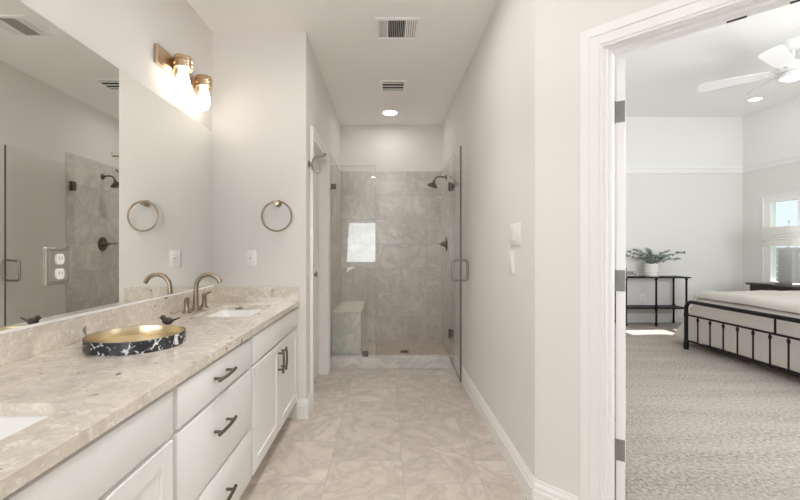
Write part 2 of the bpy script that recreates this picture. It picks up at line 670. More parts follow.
window_unit('window_2', 'bathroom window behind the camera, mirrored in the shower glass', BW, YR - 0.08, 'Y', 0.03)


def base(mb, x0, x1, y0, y1, h=0.135):
    """one straight run: thick lower body, stepped cap"""
    return mb


def base_run(name, label, p, q, nrm, h=0.135, t=0.016):
    """baseboard from p to q on a wall whose room side is nrm"""
    p, q, nrm = Vector(p), Vector(q), Vector(nrm).normalized()
    prof = [(0, 0), (t, 0), (t, h * 0.66), (t * 0.75, h * 0.70), (t * 0.75, h * 0.82), (t * 0.35, h * 0.92), (t * 0.3, h), (0, h)]
    l0 = [(p.x + nrm.x * d, p.y + nrm.y * d, z) for d, z in prof]
    l1 = [(q.x + nrm.x * d, q.y + nrm.y * d, z) for d, z in prof]
    o = MB().loft([l0, l1], True, True).build(name, M['trim'], smooth=20)
    return struct(o, label, 'baseboard')


base_run('baseboard_right', 'white baseboard along the long right wall', (XR, P0[1] + 0.002), (XR, 3.98), (-1, 0))
ua = Vector((0.70711, -0.70711))
base_run('baseboard_angled', 'short white baseboard beside the bedroom door casing', P0, (P0[0] + 0.194 * ua.x, P0[1] + 0.194 * ua.y), (-1, -1))
base_run('baseboard_return', 'white baseboard stub at the vanity end wall', (-0.627, YD), (XE + 0.016, YD), (0, -1))
base_run('baseboard_passage', 'white baseboard on the end of the vanity wall', (XE, YD), (XE, 2.965), (1, 0))


def casing(mb, a0, a1, d0, sgn, top, wdt=0.09, side='both', drop=0.0):
    """door casing in a local frame: x along the wall, y depth (room side = d0 - sgn*thickness), z up"""
    steps = [(0.0, 1.0, 0.012), (0.12, 0.95, 0.016), (0.55, 0.97, 0.021)]
    for s0, s1, t in steps:
        y0, y1 = sorted((d0, d0 - sgn * t))
        mb.box(a0 - wdt * s1, a0 - wdt * s0, y0, y1, 0, top + wdt * s1, 0.002, 1)
        mb.box(a1 + wdt * s0, a1 + wdt * s1, y0, y1, 0, top + wdt * s1, 0.002, 1)
        mb.box(a0 - wdt * s0, a1 + wdt * s0, y0, y1, top + wdt * s0, top + wdt * s1, 0.002, 1)
    return mb


# bedroom doorway trim: casing and jambs
tr = casing(MB(XF), JX0 + 0.005, JX1 - 0.005, 0, 1, DH - 0.005).build('trim_1', M['trim'])
struct(tr, 'white moulded casing round the bedroom doorway', 'trim')
jb = MB(XF).box(JX0, JX0 + 0.015, 0, WT, 0, DH + 0.005).box(JX1 - 0.015, JX1, 0, WT, 0, DH + 0.005).box(JX0 + 0.015, JX1 - 0.015, 0, WT, DH - 0.01, DH + 0.005)
jb.box(JX0 + 0.015, JX0 + 0.027, 0.03, 0.068, 0, DH - 0.01).box(JX1 - 0.027, JX1 - 0.015, 0.03, 0.068, 0, DH - 0.01).box(JX0 + 0.027, JX1 - 0.027, 0.03, 0.068, DH - 0.022, DH - 0.01)
jb = jb.build('trim_2', M['trim'])
struct(jb, 'white jamb and stop inside the bedroom doorway', 'trim')
# bedroom side casing
tb = casing(MB(XF), JX0 + 0.005, JX1 - 0.005, WT, -1, DH - 0.005, 0.06).build('trim_3', M['trim'])
struct(tb, 'white casing on the bedroom side of the doorway', 'trim')

# passage doorway: casing on wall_passage (local x = world Y, room side +X)
XP = Matrix(((0, -1, 0, XE), (1, 0, 0, 0), (0, 0, 1, 0), (0, 0, 0, 1)))
tr = casing(MB(XP), O0 + 0.005, O1 - 0.005, 0, 1, DH - 0.005).build('trim_4', M['trim'])
struct(tr, 'white casing round the doorway before the shower', 'trim')
jb = MB().box(XE - 0.11, XE, O0, O0 + 0.015, 0, DH).box(XE - 0.11, XE, O1 - 0.015, O1, 0, DH).box(XE - 0.11, XE, O0 + 0.015, O1 - 0.015, DH - 0.015, DH)
jb = jb.build('trim_5', M['trim'])
struct(jb, 'white jamb inside the doorway before the shower', 'trim')
d2 = thing('door_2', 'white closed door in the left passage doorway before the shower', 'door', (XE - 0.09, O0 + 0.02, 0), kind='structure')
dl = MB().box(XE - 0.109, XE - 0.074, O0 + 0.018, O1 - 0.018, 0.008, DH - 0.018, 0.003, 1)
dl.build('door_leaf', M['trim'], d2)
kb = MB().lathe([(0, 0), (0.028, 0), (0.028, 0.006), (0.012, 0.010), (0.012, 0.03), (0.022, 0.034), (0.024, 0.042), (0.018, 0.05), (0, 0.052)], (XE - 0.073, 3.42, 0.98), 20, 'X')
kb.build('knob', M['bronze'], d2)

# bedroom door leaf, swung open about 105 degrees into the bedroom
hinge = XF @ Vector((JX0 + 0.017, WT + 0.004, 0))
DA = math.radians(31)                       # leaf direction measured from +Y towards +X
XD = Matrix.Translation(hinge) @ Matrix.Rotation(PI / 2 - DA, 4, 'Z')
d1 = thing('door_1', 'white bedroom door swung open, seen edge-on', 'door', tuple(hinge), kind='structure')
lf = MB(XD).box(0.004, 0.775, -0.037, -0.002, 0.012, 2.012, 0.002, 1)
for z0, z1 in ((0.14, 0.95), (1.08, 1.90)):
    for yy in (-0.0375, -0.0055):
        lf.box(0.13, 0.65, yy, yy + 0.004, z0, z1, 0.0015, 1)
lf.build('door_leaf', M['trim'], d1)
for hz in (1.785, 1.062, 0.338):
    h = MB(XD).box(0.0005, 0.004, -0.036, -0.004, hz - 0.045, hz + 0.045)
    h.cyl((0.0, 0.004, hz - 0.047), (0.0, 0.004, hz + 0.047), 0.006, 12)
    h.build('hinge', M['hinge'], d1)
lv = MB(XD)
lv.lathe([(0, 0), (0.03, 0), (0.03, 0.006), (0.011, 0.010), (0.011, 0.045), (0, 0.045)], XD.inverted() @ (XD @ Vector((0.71, -0.037, 1.06))), 20, (0, -1, 0))
lv.box(0.60, 0.722, -0.088, -0.076, 1.052, 1.068, 0.004)
lv.build('lever_handle', M['hinge'], d1)
for i, (lx, lab) in enumerate(((0.668, 'small dark metal plate under the door head, nearer the hinges'), (0.83, 'small dark metal plate under the door head at the frame edge'))):
    tag(MB(XF).box(lx, lx + 0.055, 0.084, 0.106, DH - 0.013, DH - 0.0105).build('strike_plate', M['dark']), lab, 'strike plate', 'plates under the door head')

# ------------------------------------------------------------------ shower
TZ = 2.15
t = MB().box(XE, XR, YB - 0.012, YB - 0.001, 0.05, TZ).build('wall_shower_back', M['tile_x'])
struct(t, 'grey stone-look tile on the back wall of the shower', 'tile')
t = MB().box(XE + 0.001, XE + 0.010, 3.985, YB - 0.012, 0.05, TZ).build('wall_shower_left', M['tile_y'])
struct(t, 'grey stone-look tile on the left wall of the shower', 'tile')
t = MB().box(XR - 0.010, XR - 0.001, 3.985, YB - 0.012, 0.05, TZ).build('wall_shower_right', M['tile_y'])
struct(t, 'grey stone-look tile on the right wall of the shower', 'tile')
t = MB().box(XE + 0.01, XR - 0.01, 4.10, YB - 0.012, 0.0, 0.05).build('floor_shower', M['mosaic'])
struct(t, 'small beige mosaic floor of the shower', 'floor')
t = MB().box(XE + 0.001, XR - 0.001, 3.985, 4.10, 0.0, 0.11, 0.003, 1).build('curb', M['stone'])
tag(t, 'low grey stone curb across the shower entrance', 'curb', kind='structure')
bn = thing('shower_bench', 'grey tiled built-in bench along the left shower wall', 'bench', (-0.41, 4.5, 0.05))
MB().box(XE + 0.011, -0.262, 4.14, YB - 0.013, 0.05, 0.53).build('bench_body', M['stone'], bn)
MB().box(XE + 0.011, -0.255, 4.13, YB - 0.013, 0.53, 0.55, 0.003, 1).build('bench_top', M['bench_top'], bn)['label'] = 'beige stone bench top'
dr = thing('shower_drain', 'small square drain in the mosaic shower floor', 'drain', (0.205, 4.46, 0.05))
MB().box(0.155, 0.255, 4.405, 4.515, 0.0502, 0.053, 0.001, 1).build('drain_frame', M['bronze'], dr)
dg = MB()
for k in range(5):
    dg.box(0.164, 0.246, 4.418 + k * 0.018, 4.428 + k * 0.018, 0.053, 0.0545)
dg.build('grate', M['dkbronze'], dr)

# fixed glass panel
gp = thing('glass_partition', 'fixed clear glass panel on the left of the shower entrance', 'glass panel', (-0.33, YG, 0.11))
MB().box(XE + 0.014, -0.108, YG - 0.005, YG + 0.005, 0.114, 2.033).build('glass_sheet', M['glass'], gp)
e_ = MB().box(XE + 0.014, -0.108, YG - 0.005, YG + 0.005, 2.0332, 2.036).box(-0.1078, -0.105, YG - 0.005, YG + 0.005, 0.114, 2.036)
e_.build('glass_edge', simple('pale_green_edge', (0.42, 0.47, 0.42), 0.2), gp)
for (x0, x1, z0, z1) in ((XE + 0.011, XE + 0.062, 1.80, 1.852), (-0.235, -0.18, 0.111, 0.165)):
    c_ = MB().box(x0, x1, YG - 0.014, YG - 0.0055, z0, z1, 0.002, 1).box(x0, x1, YG + 0.0055, YG + 0.014, z0, z1, 0.002, 1)
    c_.build('clamp', M['dkbronze'], gp)

# glass door, open against the right wall
DX0, DY0 = 0.640, 4.035                 # hinge end
DX1, DY1 = 0.609, 3.255                 # free edge
dv = Vector((DX1 - DX0, DY1 - DY0, 0))
DL = dv.length
XG = Matrix.Translation((DX0, DY0, 0)) @ Matrix.Rotation(math.atan2(dv.y, dv.x), 4, 'Z')
gd = thing('shower_door', 'clear frameless glass shower door standing open along the right wall', 'shower door', (DX0, DY0, 0.11))
MB(XG).box(0.004, DL - 0.004, -0.005, 0.005, 0.115, 2.033).build('glass_sheet', M['glass'], gd)
e_ = MB(XG).box(DL - 0.0038, DL, -0.006, 0.006, 0.113, 2.036).box(0.004, DL - 0.004, -0.005, 0.005, 0.1125, 0.1148)
e_.build('glass_edge', M['edge'], gd)['label'] = 'dark edge of the glass'
for hz in (1.82, 0.345):
    h = MB(XG).box(0.0, 0.055, -0.016, -0.0055, hz - 0.045, hz + 0.045, 0.002, 1).box(0.0, 0.055, 0.0055, 0.016, hz - 0.045, hz + 0.045, 0.002, 1)
    h.box(-0.012, 0.0, -0.012, 0.012, hz - 0.04, hz + 0.04, 0.002, 1)
    hw = h.build('hinge', M['dkbronze'], gd)
    MB().box(DX0 + 0.010, XR - 0.0105, DY0 - 0.002, DY0 + 0.022, hz - 0.038, hz + 0.038, 0.002, 1).build('hinge_plate', M['dkbronze'], hw)
hd = MB(XG)
hx, hc, hr = DL - 0.06, 1.02, 0.083
for s in (-1, 1):
    d = 0.062 * s
    e0 = 0.0055 * s
    pts = [(hx, e0, hc - hr)]
    for a in range(0, 91, 18):
        aa = math.radians(a)
        pts.append((hx, d - s * 0.018 + s * 0.018 * math.sin(aa), hc - hr + 0.018 - 0.018 * math.cos(aa)))
    for a in range(90, -1, -18):
        aa = math.radians(a)
        pts.append((hx, d - s * 0.018 + s * 0.018 * math.sin(aa), hc + hr - 0.018 + 0.018 * math.cos(aa)))
    pts.append((hx, e0, hc + hr))
    hd.tube(pts, 0.0095, 12)
hd.build('handle', M['doorpull'], gd)['label'] = 'grey metal square pull handle on both faces'

# shower head and valve on the right wall
SHY = 4.50
sh = thing('overhead_shower', 'bronze shower head on a curved arm high on the right shower wall', 'shower head', (XR - 0.011, SHY, 2.0))
MB().lathe([(0, 0), (0.032, 0), (0.030, 0.008), (0.014, 0.014), (0, 0.014)], (XR - 0.0112, SHY, 2.0), 24, (-1, 0, 0)).build('flange', M['dkbronze'], sh)
arm = []
for k in range(9):
    a = math.radians(k * 11)
    arm.append((XR - 0.024 - 0.10 * math.sin(a) - 0.02 * (k / 8), SHY, 2.0 + 0.02 * math.sin(a * 1.6) - 0.045 * (1 - math.cos(a))))
MB().tube(arm, 0.009, 12).build('arm', M['dkbronze'], sh)
ae = Vector(arm[-1])
ax = (Vector((-0.35, 0, -1))).normalized()
MB().lathe([(0, 0), (0.013, 0), (0.015, 0.022), (0.027, 0.038), (0.058, 0.066), (0.062, 0.075), (0.054, 0.079), (0, 0.077)], tuple(ae), 28, tuple(ax)).build('spray_head', M['dkbronze'], sh)
sv = thing('shower_valve', 'round bronze shower valve with lever below the shower head', 'shower valve', (XR - 0.011, SHY, 1.25))
MB().lathe([(0, 0), (0.078, 0), (0.076, 0.006), (0.03, 0.010), (0.026, 0.035), (0, 0.035)], (XR - 0.0112, SHY, 1.25), 32, (-1, 0, 0)).build('escutcheon', M['dkbronze'], sv)
lv = MB().lathe([(0, 0), (0.021, 0), (0.019, 0.03), (0, 0.032)], (XR - 0.0465, SHY, 1.25), 20, (-1, 0, 0))
lv.tube([(XR - 0.062, SHY, 1.25), (XR - 0.078, SHY + 0.05, 1.252), (XR - 0.09, SHY + 0.13, 1.255)], 0.008, 10, radii=[0.010, 0.008, 0.006])
lv.build('lever', M['dkbronze'], sv)

# ------------------------------------------------------------------ vanity
CT, CB = 0.831, 0.800                   # counter top / underside
CXF = -0.612
XK = XL + 0.021                         # face of the backsplash
SINKS = [(0.45, 0.955), (2.16, 2.62)]
SX0, SX1 = -1.06, -0.742
holes = [rrect(SX0, SX1, a, b, 0.022) for a, b in SINKS]
ct = thing('countertop', 'long beige granite vanity countertop with backsplash', 'countertop', (-0.92, 1.5, CB))
MB().slab([(XL + 0.001, 0.17), (CXF, 0.17), (CXF, YD - 0.001), (XL + 0.001, YD - 0.001)], holes, CB, CT).build('worktop', M['granite'], ct)
MB().box(XL + 0.001, XK, 0.17, YD - 0.021, CT, 0.932, 0.002, 1).build('backsplash', M['granite'], ct)
MB().box(XL + 0.001, CXF, YD - 0.021, YD - 0.001, CT, 0.932, 0.002, 1).build('sidesplash', M['granite'], ct)

for i, (a, b) in enumerate(SINKS):
    lab = ['white undermount sink cut off at the lower left corner', 'white undermount sink at the far end of the vanity'][i]
    sk = thing('sink', lab, 'sink', ((SX0 + SX1) / 2, (a + b) / 2, CB - 0.14), 'undermount sinks')
    L = []
    for dx, z, r in ((-0.018, CB - 0.001, 0.05), (-0.004, CB - 0.001, 0.04), (0.0, CB - 0.006, 0.04), (0.008, CB - 0.05, 0.05), (0.02, CB - 0.115, 0.06), (0.05, CB - 0.135, 0.06)):
        L.append([(x, y, z) for x, y in rrect(SX0 + dx, SX1 - dx, a + dx, b - dx, r)])
    MB().loft(L, False, True).build('basin', M['porc'], sk)
    MB().lathe([(0, 0), (0.022, 0), (0.020, 0.003), (0.012, 0.002), (0, 0.001)], (SX0 + 0.15, (a + b) / 2, CB - 0.1345), 20).build('drain', M['bronze'], sk)


def pull(mb, c, axis, n=(1, 0, 0), L=0.155):
    """bow pull centred at c on a front facing +X"""
    pts, rad = [], []
    for k in range(13):
        s = -1 + 2 * k / 12
        out = 0.028 + 0.005 * (1 - s * s)
        p = Vector(c) + Vector(axis) * (s * L / 2) + Vector((out, 0, 0))
        pts.append(p)
        rad.append(0.0065)
    mb.tube(pts, 0.0065, 10, radii=rad)
    for s in (-0.70, 0.70):
        p = Vector(c) + Vector(axis) * (s * L / 2)
        mb.cyl(p, p + Vector((0.033, 0, 0)), 0.0055, 10)
    return mb


FX = -0.644                              # face frame plane
FT = 0.022                               # front thickness
KZ = 0.128


def carcass(root, y0, y1):
    m = MB()
    m.box(XL + 0.001, FX, y0, y0 + 0.016, KZ, CB - 0.001).box(XL + 0.001, FX, y1 - 0.016, y1, KZ, CB - 0.001)
    m.box(XL + 0.001, FX, y0 + 0.016, y1 - 0.016, KZ, KZ + 0.016).box(XL + 0.001, XL + 0.01, y0 + 0.016, y1 - 0.016, KZ + 0.016, CB - 0.001)
    m.box(FX - 0.018, FX, y0 + 0.016, y1 - 0.016, KZ + 0.016, CB - 0.001)
    m.box(XL + 0.001, FX - 0.075, y0, y1, 0.0, KZ)
    m.build('body', M['cab'], root)


def slab_front(root, name, y0, y1, z0, z1):
    return MB().box(FX + 0.0005, FX + FT, y0, y1, z0, z1, 0.003, 2).build(name, M['cab'], root)


def shaker(root, y0, y1, z0, z1):
    m = MB()
    s = 0.058
    m.box(FX + 0.0005, FX + FT - 0.008, y0 + 0.01, y1 - 0.01, z0 + 0.01, z1 - 0.01)
    m.box(FX + 0.0005, FX + FT, y0, y0 + s, z0, z1, 0.0025, 1)
    m.box(FX + 0.0005, FX + FT, y1 - s, y1, z0, z1, 0.0025, 1)
    m.box(FX + 0.0005, FX + FT, y0 + s, y1 - s, z0, z0 + s, 0.0025, 1)
    m.box(FX + 0.0005, FX + FT, y0 + s, y1 - s, z1 - s, z1, 0.0025, 1)
    return m.build('door', M['cab'], root)


def sink_base(name, label, y0, y1, fy1=None):
    r = thing(name, label, 'cabinet', ((XL + FX) / 2, (y0 + y1) / 2, 0), 'white vanity cabinets')
    carcass(r, y0 + 0.0005, y1 - 0.0005)
    e0, e1 = y0 + 0.010, (fy1 or y1) - 0.014
    mid = (e0 + e1) / 2
    slab_front(r, 'false_front', e0, e1, 0.657, 0.785)
    for a, b, hy in ((e0, mid - 0.002, mid - 0.035), (mid + 0.002, e1, mid + 0.035)):
        d = shaker(r, a, b, KZ + 0.006, 0.643)
        pull(MB(), (FX + FT, hy, 0.548), (0, 0, 1), L=0.135).build('handle', M['dkbronze'], d)
    return r


sink_base('sink_cabinet', 'white sink cabinet nearest the camera at lower left', 0.225, 1.184)
sink_base('sink_cabinet', 'white two-door sink cabinet under the far sink', 1.862, YD - 0.001)
db = thing('drawer_cabinet', 'white three-drawer cabinet in the middle of the vanity', 'cabinet', ((XL + FX) / 2, 1.52, 0), 'white vanity cabinets')
carcass(db, 1.1845, 1.8615)
for z0, z1, hz in ((0.657, 0.785, 0.728), (0.378, 0.643, 0.535), (KZ + 0.006, 0.364, 0.262)):
    d = slab_front(db, 'drawer', 1.196, 1.850, z0, z1)
    pull(MB(), (FX + FT, 1.505, hz), (0, 1, 0)).build('handle', M['dkbronze'], d)

# faucet
fa = thing('faucet', 'bronze widespread faucet with gooseneck spout at the far sink', 'faucet', (-1.14, 2.40, CT))
sp = MB().lathe([(0, 0), (0.030, 0), (0.030, 0.006), (0.020, 0.014), (0.016, 0.03), (0, 0.03)], (-1.14, 2.40, CT + 0.0003), 24)
pts = [(-1.14, 2.40, CT + 0.02), (-1.14, 2.40, CT + 0.08), (-1.14, 2.40, CT + 0.135)]
for k in range(1, 14):
    a = math.radians(180 - k * 12.2)
    pts.append((-1.14 + 0.076 + 0.076 * math.cos(a), 2.40, CT + 0.135 + 0.078 * math.sin(a)))
sp.tube(pts, 0.013, 14, radii=[0.016, 0.0145, 0.0135] + [0.013] * 11 + [0.0135, 0.0135])
sp.build('spout', M['bronze'], fa)
for hy, s in ((2.29, -1), (2.51, 1)):
    m = MB().lathe([(0, 0), (0.026, 0), (0.026, 0.005), (0.017, 0.012), (0.013, 0.04), (0.014, 0.07), (0.017, 0.078), (0.013, 0.088), (0, 0.090)], (-1.14, hy, CT + 0.0003), 22)
    m.tube([(-1.14, hy, CT + 0.080), (-1.135, hy + s * 0.03, CT + 0.084), (-1.125, hy + s * 0.065, CT + 0.090)], 0.006, 10, radii=[0.008, 0.0065, 0.005])
    m.build('handle', M['bronze'], fa)

# mirror with bottom channel
mr = thing('mirror', 'wide frameless mirror over the vanity', 'mirror', (XL, 1.5, 0.935))
XM = Matrix.Translation((XL, YD, 0)) @ Matrix.Rotation(0.011, 4, 'Z') @ Matrix.Translation((-XL, -YD, 0))
MB(XM).box(XL + 0.0005, XL + 0.006, 0.17, YD - 0.004, 0.94, 2.017, 0.0015, 1).build('mirror_sheet', M['mirror'], mr)
MB(XM).box(XL + 0.0005, XL + 0.010, 0.17, YD - 0.003, 0.9325, 0.9415).build('channel', M['grille'], mr)

# mirrored outlet plate
op = thing('outlet', 'white duplex outlet in a mirrored plate on the vanity mirror', 'outlet', (XL + 0.006, 1.495, 1.13))
oy0, oy1, oz0, oz1 = 1.412, 1.526, 1.067, 1.205
MB(XM).box(XL + 0.0065, XL + 0.011, oy0, oy1, oz0, oz1, 0.004, 1).build('plate', M['steel'], op)['label'] = 'mirrored plate'
MB(XM).box(XL + 0.0112, XL + 0.0125, oy0 + 0.014, oy1 - 0.012, oz0 + 0.014, oz1 - 0.014).build('plate_face', M['mirror'], op)
for zc in (1.107, 1.161):
    q = MB(XM)
    L = []
    for d in (0.0126, 0.0165):
        L.append([(XL + d, 1.471 + 0.019 * max(-0.92, min(0.92, math.cos(2 * PI * k / 28))) , zc + 0.023 * max(-0.85, min(0.85, math.sin(2 * PI * k / 28)))) for k in range(28)])
    q.loft(L, True, True).build('socket', M['plastic'], op)
    sl = MB(XM)
    for dy in (-0.007, 0.006):
        sl.box(XL + 0.0166, XL + 0.0170, 1.471 + dy - 0.001, 1.471 + dy + 0.001, zc - 0.002, zc + 0.009)
    sl.build('slot', M['dark'], op)

# vanity light
def sconce(yc, label):
    r = thing('vanity_light', label, 'wall light', (XL, yc, 2.23), 'vanity lights over the mirror')
    MB().box(XL + 0.0005, XL + 0.022, yc - 0.285, yc + 0.285, 2.185, 2.287, 0.005, 2).build('backplate', M['gold'], r)
    for dy in (-0.131, 0.131):
        y = yc + dy
        x = XL + 0.076
        MB().cyl((XL + 0.0225, y, 2.250), (x - 0.040, y, 2.250), 0.012, 12).build('arm', M['gold'], r)
        z = 2.284
        c = MB().lathe([(0, z), (0.046, z), (0.050, z - 0.006), (0.050, z - 0.022), (0.045, z - 0.024), (0.045, z - 0.031), (0.050, z - 0.033), (0.050, z - 0.047),
                        (0.046, z - 0.049), (0.046, z - 0.055), (0.050, z - 0.057), (0.050, z - 0.068), (0, z - 0.068)], (x, y, 0), 36)
        c.build('cap', M['gold'], r)
        MB().lathe([(0.047, 2.2155), (0.048, 2.15), (0.048, 2.085), (0.0455, 2.085), (0.0455, 2.15), (0.0445, 2.2155)], (x, y, 0), 36).build('glass_shade', M['lampglass'], r)
        MB().lathe([(0, 2.100), (0.014, 2.102), (0.028, 2.111), (0.036, 2.128), (0.036, 2.150), (0.031, 2.176), (0.023, 2.198), (0.019, 2.2155), (0, 2.2155)], (x, y, 0), 24).build('bulb', M['bulb'], r)
    return r


sconce(2.40, 'two-light brass vanity sconce with clear glass shades, lit')
sconce(0.72, 'brass vanity sconce over the near sink, outside the picture')

# towel ring
tx, tz = -0.760, 1.517
tw = thing('towel_ring', 'bronze towel ring on the wall at the vanity end', 'towel ring', (tx, YD, tz))
MB().lathe([(0, 0), (0.025, 0), (0.025, 0.008), (0.014, 0.014), (0.012, 0.040), (0.017, 0.046), (0.017, 0.058), (0, 0.060)], (tx, YD - 0.0003, tz), 24, (0, -1, 0)).build('mount', M['bronze'], tw)
MB().tube([(tx + 0.103 * math.sin(2 * PI * k / 48), YD - 0.050 + 0.004 * math.cos(2 * PI * k / 48), tz - 0.092 + 0.103 * math.cos(2 * PI * k / 48)) for k in range(48)], 0.0065, 10, closed=True).build('ring', M['bronze'], tw)


def wall_plate(name, label, cat, loc, u, n, wd, ht, rockers, kind='switch', group=None):
    """cover plate at loc; u along the wall, n out of it"""
    u, n = Vector(u), Vector(n)
    X = Matrix(((u.x, n.x, 0, loc[0]), (u.y, n.y, 0, loc[1]), (0, 0, 1, loc[2]), (0, 0, 0, 1)))
    r = thing(name, label, cat, loc, group)
    MB(X).box(-wd / 2, wd / 2, 0.0005, 0.006, -ht / 2, ht / 2, 0.002, 2).build('plate', M['plastic'], r)
    for k in range(rockers):
        cx = (k - (rockers - 1) / 2) * 0.046
        if kind == 'switch':
            m = MB(X).box(cx - 0.0165, cx + 0.0165, 0.006, 0.0085, -0.033, 0.033, 0.001, 1)
            m.box(cx - 0.014, cx + 0.014, 0.0085, 0.0105, 0.002, 0.030, 0.0009, 1)
            m.build('rocker', M['plastic'], r)
        else:
            m = MB(X).box(cx - 0.0165, cx + 0.0165, 0.006, 0.0082, -0.033, 0.033, 0.001, 1)
            f = m.build('socket_face', M['plastic'], r)
            s = MB(X)
            for zc in (-0.019, 0.019):
                for dx in (-0.006, 0.006):
                    s.box(dx - 0.001, dx + 0.001, 0.0083, 0.0088, zc - 0.004, zc + 0.004)
            s.box(-0.006, 0.006, 0.0083, 0.0095, -0.004, 0.004)
            s.build('slot', simple('grey_slot', (0.35, 0.34, 0.33), 0.5), f)
    return r


wall_plate('outlet', 'white wall outlet below the towel ring', 'outlet', (-0.957, YD, 1.13), (1, 0, 0), (0, -1, 0), 0.078, 0.118, 1, 'outlet')
wall_plate('light_switch', 'wide white switch plate, upper of two on the right wall', 'switch', (XR, 2.125, 1.275), (0, -1, 0), (-1, 0, 0), 0.165, 0.118, 3)
wall_plate('light_switch', 'narrow white switch plate below the wide one on the right wall', 'switch', (XR, 2.19, 1.125), (0, -1, 0), (-1, 0, 0), 0.075, 0.118, 1)

# robe hook on the passage wall
hk = thing('robe_hook', 'bronze double robe hook beside the passage doorway', 'hook', (XE, 2.915, 1.815))
MB().lathe([(0, 0), (0.024, 0), (0.024, 0.007), (0.013, 0.012), (0.012, 0.030), (0, 0.030)], (XE + 0.0003, 2.915, 1.815), 22, 'X').build('mount', M['bronze'], hk)
MB().tube([(XE + 0.026, 2.915, 1.815), (XE + 0.034, 2.917, 1.845), (XE + 0.045, 2.92, 1.868), (XE + 0.07, 2.925, 1.873), (XE + 0.105, 2.93, 1.875), (XE + 0.118, 2.932, 1.886), (XE + 0.12, 2.933, 1.898)], 0.0075, 10).build('upper_hook', M['bronze'], hk)
MB().tube([(XE + 0.026, 2.915, 1.815), (XE + 0.032, 2.917, 1.785), (XE + 0.044, 2.92, 1.762), (XE + 0.065, 2.925, 1.758), (XE + 0.080, 2.93, 1.766), (XE + 0.084, 2.932, 1.778)], 0.0075, 10).build('lower_hook', M['bronze'], hk)

# tray and bird
TC = (-0.955, 1.535)
tr_ = thing('tray', 'round marbled black tray with gold inside and a small bird on its rim', 'tray', (TC[0], TC[1], CT))
MB().lathe([(0.156, 0.0003), (0.166, 0.0003), (0.168, 0.003), (0.168, 0.043), (0.1665, 0.045), (0.1635, 0.045)], (TC[0], TC[1], CT), 72).build('rim', M['rim'], tr_)
MB().lathe([(0.1633, 0.0448), (0.1625, 0.043), (0.162, 0.010), (0.155, 0.006), (0.08, 0.006), (0, 0.006)], (TC[0], TC[1], CT), 72).build('inside', M['traygold'], tr_)['label'] = 'pale gold inside of the tray'
ba = math.radians(80)
bx, by = TC[0] + 0.165 * math.cos(ba), TC[1] + 0.165 * math.sin(ba)
bd = MB().ball((bx, by, CT + 0.062), 0.019, (1.25, 0.85, 0.85), 16).ball((bx - 0.020, by, CT + 0.076), 0.0115, (1, 0.95, 0.95), 14)
bd.cyl((bx - 0.028, by, CT + 0.076), (bx - 0.040, by, CT + 0.073), 0.004, 8, 0.0005)
bd.tube([(bx + 0.014, by, CT + 0.062), (bx + 0.032, by, CT + 0.068), (bx + 0.052, by, CT + 0.076)], 0.008, 10, radii=[0.011, 0.007, 0.004], flat=0.6)
bd.cyl((bx - 0.003, by - 0.004, CT + 0.0445), (bx - 0.003, by - 0.004, CT + 0.05), 0.002, 8).cyl((bx + 0.005, by + 0.004, CT + 0.0445), (bx + 0.005, by + 0.004, CT + 0.05), 0.002, 8)
bd.build('bird', M['birdbrown'], tr_)['label'] = 'small dark bird figure perched on the rim'

# ceiling vents and lights
def louvre_field(mb, x0, x1, y0, y1, n, along='X', hw=0.0016, z0=HC - 0.0065, z1=HC - 0.003):
    """thin upright blades"""
    for k in range(n):
        if along == 'X':
            yc = y0 + (y1 - y0) * (k + 0.5) / n
            mb.box(x0, x1, yc - hw, yc + hw, z0, z1)
        else:
            xc = x0 + (x1 - x0) * (k + 0.5) / n
            mb.box(xc - hw, xc + hw, y0, y1, z0, z1)
    return mb


def frame_ring(mb, x0, x1, y0, y1, w, z0, z1):
    mb.box(x0, x0 + w, y0, y1, z0, z1, 0.002, 1).box(x1 - w, x1, y0, y1, z0, z1, 0.002, 1)
    mb.box(x0 + w, x1 - w, y0, y0 + w, z0, z1, 0.002, 1).box(x0 + w, x1 - w, y1 - w, y1, z0, z1, 0.002, 1)
    return mb


vx0, vx1, vy0, vy1 = -0.076, 0.230, 2.645, 2.920
v1 = thing('ceiling_vent', 'larger white three-way ceiling register nearer the camera', 'vent', (0.077, 2.78, HC), 'ceiling vents')
fr = frame_ring(MB(), vx0, vx1, vy0, vy1, 0.026, HC - 0.009, HC - 0.0005)
fr.box(vx0 + 0.080, vx0 + 0.090, vy0 + 0.026, vy1 - 0.026, HC - 0.0085, HC - 0.001).box(vx1 - 0.098, vx1 - 0.088, vy0 + 0.026, vy1 - 0.026, HC - 0.0085, HC - 0.001)
fr.build('frame', M['grille'], v1)
MB().box(vx0 + 0.026, vx1 - 0.026, vy0 + 0.026, vy1 - 0.026, HC - 0.0025, HC - 0.0008).build('backing', M['dark'], v1)
louvre_field(MB(), vx0 + 0.027, vx0 + 0.079, vy0 + 0.027, vy1 - 0.027, 6, 'Y', 0.0030).build('louvre', M['plastic'], v1)
louvre_field(MB(), vx0 + 0.091, vx1 - 0.099, vy0 + 0.027, vy1 - 0.027, 9, 'Y', 0.0012).build('louvre', M['plastic'], v1)
louvre_field(MB(), vx1 - 0.087, vx1 - 0.027, vy0 + 0.027, vy1 - 0.027, 4, 'Y', 0.0058).build('louvre', M['plastic'], v1)
v2 = thing('ceiling_vent', 'smaller white exhaust grille nearer the shower light', 'vent', (0.066, 3.76, HC), 'ceiling vents')
fr = frame_ring(MB(), -0.056, 0.188, 3.635, 3.886, 0.024, HC - 0.010, HC - 0.0005)
fr.build('frame', M['grille'], v2)
MB().box(-0.032, 0.164, 3.659, 3.862, HC - 0.0025, HC - 0.0008).build('backing', M['dark'], v2)
